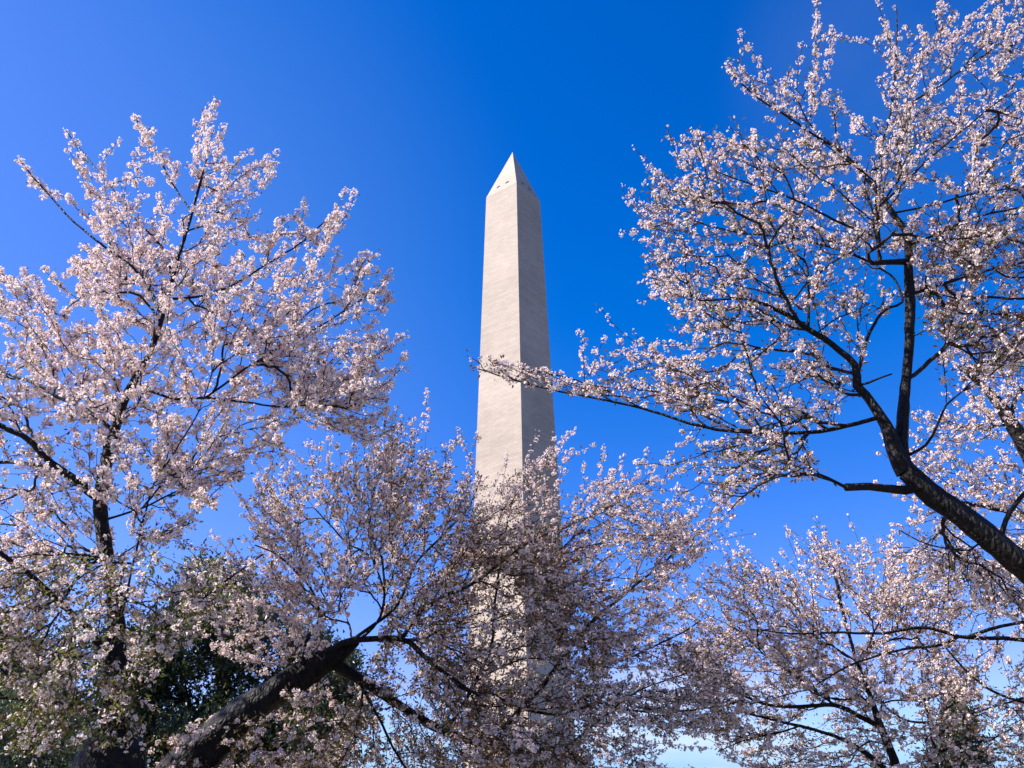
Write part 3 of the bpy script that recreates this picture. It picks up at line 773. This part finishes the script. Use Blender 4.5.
# ---- big cherry leaning in from the right
def cherry_right():
    Y = 6.0
    T = Tree('cherry_tree', 'large cherry forking into two dark boughs, its airy crown filling the upper right', 'tree', ground_at(1160, gy(Y), Y), 'blossoming cherry trees')
    L = T.limb_px
    L([(1165, gy(Y), 40), (1155, 900, 28), (1130, 720, 22), (1088, 618, 16), (1024, 567, 13.5), (972, 524, 12), (935, 497, 10.5), (907, 472, 9.5)], 1, 1, Y, 6.0, name='trunk')
    L([(907, 472, 9), (902, 448, 8), (905, 400, 6.5), (909, 330, 6.3), (909, 280, 6), (907, 236, 5), (893, 213, 4.2), (876, 188, 3.4), (866, 178, 2.5)], 8, 2.5, None, 6.3)
    L([(907, 472, 11), (897, 455, 9.5), (885, 425, 7.5), (866, 396, 6), (857, 386, 6), (856, 366, 5), (840, 350, 4.2), (808, 329, 3.8), (780, 312, 3.2), (745, 299, 2), (700, 300, 1.3)], 8, 2, None, 6.0, blossom=.3)
    L([(912, 490, 7), (905, 490, 6), (870, 487, 5.5), (845, 487, 5.5)], 6, 5, None, 5.8)
    L([(846, 486), (820, 475), (795, 471), (785, 445), (782, 425), (760, 395)], 2.8, 1.2, None, 5.5, blossom=.2)
    L([(795, 471), (770, 480), (745, 495), (728, 512)], 1.6, 1, None, 5.5, blossom=.3)
    L([(870, 428), (840, 428), (800, 432), (740, 432), (700, 425), (650, 410), (600, 399), (560, 391), (520, 381), (480, 369)], 3.4, 1.1, None, 6.6, blossom=1.0, leaf=.15)
    L([(640, 408), (600, 388), (560, 376), (520, 368)], 1.4, .8, None, 6.3, blossom=1.3, leaf=.1)
    L([(910, 262, 5), (893, 262, 4.2), (872, 263, 3.8)], 4.5, 3.5, None, 6.1)
    L([(876, 263), (877, 238), (874, 216), (900, 186), (935, 155), (965, 128), (1003, 98)], 2.2, 1.1, None, 5.7, blossom=.4)
    L([(875, 237), (845, 225), (800, 203), (760, 188), (720, 173)], 2.3, 1.1, None, 5.9, blossom=.3)
    L([(868, 262), (840, 250), (800, 240), (740, 232), (690, 218), (655, 200)], 2.1, 1, None, 6.5, blossom=.4)
    L([(810, 329), (807, 268), (795, 255), (780, 240), (760, 200)], 2.5, 1.2, None, 6.4, blossom=.2)
    L([(808, 283), (822, 270), (845, 255), (860, 246)], 2, 1.2, None, 6.6)
    L([(778, 315), (800, 292), (812, 275)], 2, 1.4, None, 6.3)
    L([(857, 372), (866, 345), (878, 320), (890, 308), (903, 303), (895, 280), (880, 268)], 3, 1.6, None, 6.5)
    L([(818, 331), (835, 320), (855, 312), (870, 303)], 1.5, 1, None, 6.2)
    L([(868, 178), (880, 158), (892, 100), (896, 45), (897, 8)], 2.3, 1, None, 6.5, blossom=.5)
    L([(872, 183), (845, 155), (818, 138), (785, 115), (760, 100), (728, 72)], 2.6, 1.0, None, 6.0, blossom=.7)
    L([(890, 110), (925, 95), (955, 75), (985, 45), (1030, 18)], 1.7, 1, None, 6.2, blossom=.9)
    L([(912, 297), (940, 285), (975, 275), (1024, 262), (1080, 250)], 2.6, 1.5, None, 6.6, blossom=.2)
    L([(909, 245), (930, 237), (975, 218), (1024, 207), (1080, 195)], 2.2, 1.3, None, 5.7, blossom=.2)
    L([(885, 220), (930, 205), (975, 193), (1030, 185), (1080, 170)], 1.9, 1.1, None, 6.4, blossom=.2)
    L([(910, 458), (925, 445), (936, 425), (945, 405), (970, 385)], 2.6, 1.2, None, 5.7, blossom=.3)
    L([(1000, 548), (1006, 520), (1024, 493), (1050, 460)], 4, 3, None, 5.9)
    L([(985, 536), (970, 550), (930, 545), (900, 530)], 1.8, 1.0, None, 6.3, blossom=.4)
    L([(857, 386), (868, 383), (880, 378), (892, 374)], 2.4, 1.3, None, 5.8)
    bl = 1.05
    zones = [
        ([(735, 35), (775, 95), (815, 20), (830, 90), (870, 110), (880, 20), (960, 0), (1090, -30), (1090, 120), (900, 170), (860, 180), (800, 140), (720, 80)], 170, 6.2, .9, 1.5, .12, .2),
        ([(690, 130), (800, 130), (870, 180), (890, 110), (1090, 110), (1090, 230), (900, 250), (860, 250), (740, 220), (660, 190)], 330, 6.1, 1.1, 1.15, .2, .2),
        ([(640, 215), (660, 180), (860, 240), (800, 330), (700, 330), (650, 290)], 240, 6.2, 1.0, .95, .2, .2),
        ([(900, 230), (1090, 220), (1090, 370), (950, 370), (918, 310)], 360, 6.5, 1.1, 1.15, .45, .12),
        ([(640, 330), (780, 320), (860, 380), (850, 425), (740, 430), (690, 420), (640, 380)], 150, 6.2, .8, .95, .16, .2),
        ([(545, 370), (575, 385), (640, 365), (700, 365), (720, 425), (660, 410), (560, 392)], 70, 6.4, .5, 1.3, .2, .15),
        ([(485, 360), (545, 372), (560, 395), (500, 380)], 16, 6.5, .3, 1.4, .2, .1),
        ([(690, 435), (790, 435), (820, 472), (780, 478), (720, 510), (690, 465)], 85, 5.9, .7, .75, .2, .2),
        ([(810, 240), (900, 270), (900, 300), (860, 360), (820, 320)], 40, 6.4, .8, .8, .2, .2),
        ([(900, 530), (960, 530), (1024, 580), (1080, 640), (1000, 600), (930, 570)], 60, 6.5, .6, 1.1, .15, .3),
    ]
    T.heart = P(*map(float, (905, 450, 6.1)))
    flesh(T, zones, 2.9, .22, 1.1, 1.6)
    for a, b in (((815, 85), (818, -6)), ((825, 78), (833, 28)), ((785, 95), (738, 32)), ((770, 85), (722, 68)), ((940, 50), (1000, -10)), ((985, 55), (1040, 8)), ((975, 50), (1005, 2)), ((935, 60), (985, 8)), ((875, 120), (905, 145)), ((585, 388), (582, 333)), ((590, 375), (603, 340)), ((602, 370), (625, 337)), ((650, 372), (627, 350)), ((670, 362), (705, 358)), ((560, 388), (505, 366)), ((690, 190), (655, 172)), ((660, 215), (640, 205)), ((1000, 60), (1012, 35)), ((690, 222), (622, 232)), ((682, 275), (640, 284)), ((690, 345), (634, 342)), ((700, 285), (642, 300)), ((720, 160), (684, 140))):
        T.shoot(a, b, 6.2, 2.5, .15)
    T.sprout(70, .2, .5, 1.2, .4)
    T.finish(spur=6.5, ball=.6, spread=1.05, tip=.0023, bark=BARK, twigbark=TWIG, leafsize=.034, leafmats=[BRONZE, GREENL], flower=.0130)
    STATS.append(('right', len(T.pos), T.nfl))

# ---- cherry behind on the far right
def cherry_far_right():
    Y = 9.0
    T = Tree('cherry_tree', 'cherry at the right edge behind the dark forked bough, long level branches low down', 'tree', ground_at(1110, gy(Y), Y), 'blossoming cherry trees')
    L = T.limb_px
    L([(1115, gy(Y), 30), (1105, 850, 22), (1095, 700, 17), (1080, 600, 13), (1060, 520, 11), (1028, 450, 8), (1008, 418, 7), (998, 404, 5.5), (980, 385, 3), (960, 368, 2)], 1, 1, Y, 9.0, name='trunk', blossom=.2)
    L([(1010, 420), (1015, 400), (1026, 385), (1050, 360)], 4, 2, None, 9.3)
    L([(1065, 530), (1024, 515), (990, 508), (968, 504), (930, 498)], 5.5, 1.8, None, 9.2, blossom=.3)
    L([(1095, 650), (1024, 639), (966, 637), (925, 627), (880, 633), (835, 633), (790, 633), (748, 630)], 4, 1.1, None, 9.0, blossom=.3)
    L([(968, 636), (995, 628), (1024, 622), (1060, 612)], 3, 2, None, 8.8)
    L([(960, 637), (940, 645), (902, 650), (850, 665), (816, 684)], 2.5, 1.2, None, 9.2, blossom=.3)
    L([(1090, 720), (1011, 699), (977, 680), (951, 654), (940, 640)], 3, 1.5, None, 9.2)
    L([(1080, 600), (1000, 570), (960, 558), (930, 548)], 2.5, 1.2, None, 9.0, blossom=.3)
    zones = [
        ([(955, 360), (1090, 340), (1090, 450), (1000, 430), (940, 420)], 110, 9.2, .9, 1.9, .15, .2),
        ([(920, 410), (1020, 430), (1090, 470), (1090, 560), (980, 540), (900, 530), (905, 470)], 200, 9.2, .9, 1.3, .25, .15),
        ([(890, 540), (940, 550), (1090, 570), (1090, 640), (960, 615), (880, 600)], 130, 9.0, .9, 1.3, .2, .4),
        ([(940, 640), (1090, 650), (1090, 780), (1000, 740), (960, 690)], 90, 9.2, .9, 1.0, .2, .4),
    ]
    T.heart = P(*map(float, (1070, 540, 9.0)))
    flesh(T, zones, 3.6, .22, .7, 1.3)
    T.sprout(30, .2, .5, 1.5, .2)
    T.finish(spur=6, ball=.55, bark=BARK, twigbark=TWIG, leafsize=.034, leafmats=[BRONZE, GREENL], flower=.0145)
    STATS.append(('far right', len(T.pos), T.nfl))

# ---- lower right cherry
def cherry_low():
    Y = 10.0
    T = Tree('cherry_tree', 'low bushy cherry with many thin dark stems at the lower right', 'tree', ground_at(905, gy(Y), Y), 'blossoming cherry trees')
    L = T.limb_px
    L([(912, gy(Y), 20), (908, 900, 13), (902, 810, 9), (896, 768, 5), (884, 735, 3.8), (878, 720, 3.3), (868, 690, 2.2), (855, 655, 1.6), (840, 600, 1.5), (832, 555, 1.1)], 1, 1, Y, 10.0, name='trunk', blossom=.2)
    L([(900, 800), (885, 768), (850, 742), (825, 733), (800, 727), (750, 715)], 4.5, 1.4, None, 9.4, blossom=.3)
    L([(880, 728), (858, 716), (835, 706), (800, 706), (764, 703), (725, 686), (702, 668)], 4, 1.2, None, 9.7, blossom=.3)
    L([(902, 800), (935, 775), (932, 735), (925, 700), (920, 660)], 4, 1.4, None, 10.6, blossom=.3)
    L([(925, 722), (905, 720), (880, 700), (870, 680)], 2, 1, None, 10.5, blossom=.4)
    L([(835, 706), (800, 680), (760, 650), (735, 625)], 2, 1, None, 9.6, blossom=.5)
    L([(855, 660), (825, 640), (790, 600), (765, 575)], 1.8, 1, None, 10.2, blossom=.5)
    L([(860, 670), (880, 620), (900, 580)], 1.7, 1, None, 10.4, blossom=.5)
    L([(930, 740), (960, 720), (1000, 705), (1050, 690)], 2, 1.2, None, 10.2, blossom=.4)
    L([(800, 727), (770, 735), (745, 740), (718, 752)], 1.6, .9, None, 9.3, blossom=.4)
    zones = [
        ([(725, 585), (745, 560), (775, 575), (800, 545), (830, 540), (850, 570), (900, 575), (960, 600), (950, 640), (720, 640)], 230, 10.0, 1.0, 1.6, .18, .35),
        ([(700, 640), (960, 640), (980, 700), (740, 700), (690, 670)], 270, 10.0, 1.1, 1.35, .18, .35),
        ([(745, 700), (1090, 690), (1090, 800), (770, 800), (740, 760)], 330, 10.1, 1.1, 1.15, .25, .3),
        ([(672, 600), (740, 560), (750, 640), (720, 700), (690, 660)], 45, 9.8, .8, 1.0, .2, .3),
        ([(690, 665), (745, 690), (740, 750), (715, 745)], 40, 9.6, .6, 1.1, .15, .3),
    ]
    T.heart = P(*map(float, (950, 770, 10.0)))
    flesh(T, zones, 4.2, .28, .8, 1.5)
    for a, b, bl in (((835, 560), (812, 515), .15), ((805, 580), (787, 535), .15), ((830, 570), (815, 538), 1.3), ((790, 590), (768, 568), 1.3), ((845, 560), (858, 540), .6), ((755, 600), (728, 565), .5), ((760, 590), (722, 575), .8)):
        T.shoot(a, b, 10.0, bl, .5 if bl < .3 else .1)
    T.sprout(60, .25, .6, 1.9, .3)
    T.sprout(50, .25, .7, 1.2, .4)
    T.finish(spur=6, ball=.55, bark=BARK, twigbark=TWIG, leafsize=.034, leafmats=[BRONZE, GREENL], flower=.0145)
    STATS.append(('low', len(T.pos), T.nfl))

# ---- dark evergreens behind
def evergreen(label, cx, Y, zones, limbs, mats, leaf, size, name='evergreen_tree'):
    T = Tree(name, label, 'tree' if 'tree' in name else 'shrub', ground_at(cx, gy(Y), Y), None, step=.09)
    for i, (pts, r0, r1, Y1) in enumerate(limbs):
        T.limb_px(pts, r0, r1, Y if i == 0 else None, Y1, name='trunk' if i == 0 else 'limb')
    for (poly, n, Yc, Ys, gr) in zones:
        T.grow(pts_in(poly, n, Yc, Ys), 0, leaf * 30, gr, maxlen=2.5)
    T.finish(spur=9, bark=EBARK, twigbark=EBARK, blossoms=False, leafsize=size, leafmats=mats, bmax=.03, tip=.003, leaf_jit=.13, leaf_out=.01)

cherry_upright(); cherry_leaning(); cherry_right(); cherry_far_right(); cherry_low()
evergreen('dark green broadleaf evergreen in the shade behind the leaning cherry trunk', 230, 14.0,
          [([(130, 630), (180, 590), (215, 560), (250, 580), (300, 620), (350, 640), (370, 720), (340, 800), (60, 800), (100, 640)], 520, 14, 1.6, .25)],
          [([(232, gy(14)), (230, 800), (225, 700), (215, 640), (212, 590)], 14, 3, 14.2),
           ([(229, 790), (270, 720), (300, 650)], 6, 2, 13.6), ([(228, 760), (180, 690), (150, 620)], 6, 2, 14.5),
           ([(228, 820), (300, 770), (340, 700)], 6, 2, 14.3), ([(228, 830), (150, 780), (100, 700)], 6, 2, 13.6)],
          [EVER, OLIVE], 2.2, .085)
evergreen('grey green shrub in the bottom left corner behind the cherry branches', 20, 11.0,
          [([(-60, 700), (10, 690), (60, 705), (90, 745), (80, 840), (-60, 840)], 220, 11, .8, .4)],
          [([(20, gy(11)), (20, 830), (25, 760), (20, 710)], 8, 2, 11), ([(21, 860), (50, 800), (60, 740)], 4, 2, 10.8), ([(20, 860), (-20, 800), (-30, 730)], 4, 2, 11.2)],
          [SHRUBL, OLIVE], 2.0, .06, name='evergreen_shrub')
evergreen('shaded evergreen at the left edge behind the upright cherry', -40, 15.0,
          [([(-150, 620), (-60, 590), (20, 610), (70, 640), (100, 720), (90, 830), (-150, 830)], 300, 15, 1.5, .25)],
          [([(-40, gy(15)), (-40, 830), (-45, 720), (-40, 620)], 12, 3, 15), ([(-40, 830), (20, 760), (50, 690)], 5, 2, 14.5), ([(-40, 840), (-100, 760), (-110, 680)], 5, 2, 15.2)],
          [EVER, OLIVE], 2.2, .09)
evergreen('small dark conifer showing through the low cherry at the lower right', 950, 22.0,
          [([(950, 700), (958, 686), (968, 700), (978, 730), (995, 800), (920, 800), (940, 730)], 90, 22, .9, .3)],
          [([(955, gy(22)), (955, 820), (958, 740), (960, 690)], 8, 2, 22)],
          [EVER, OLIVE], 2.4, .10)
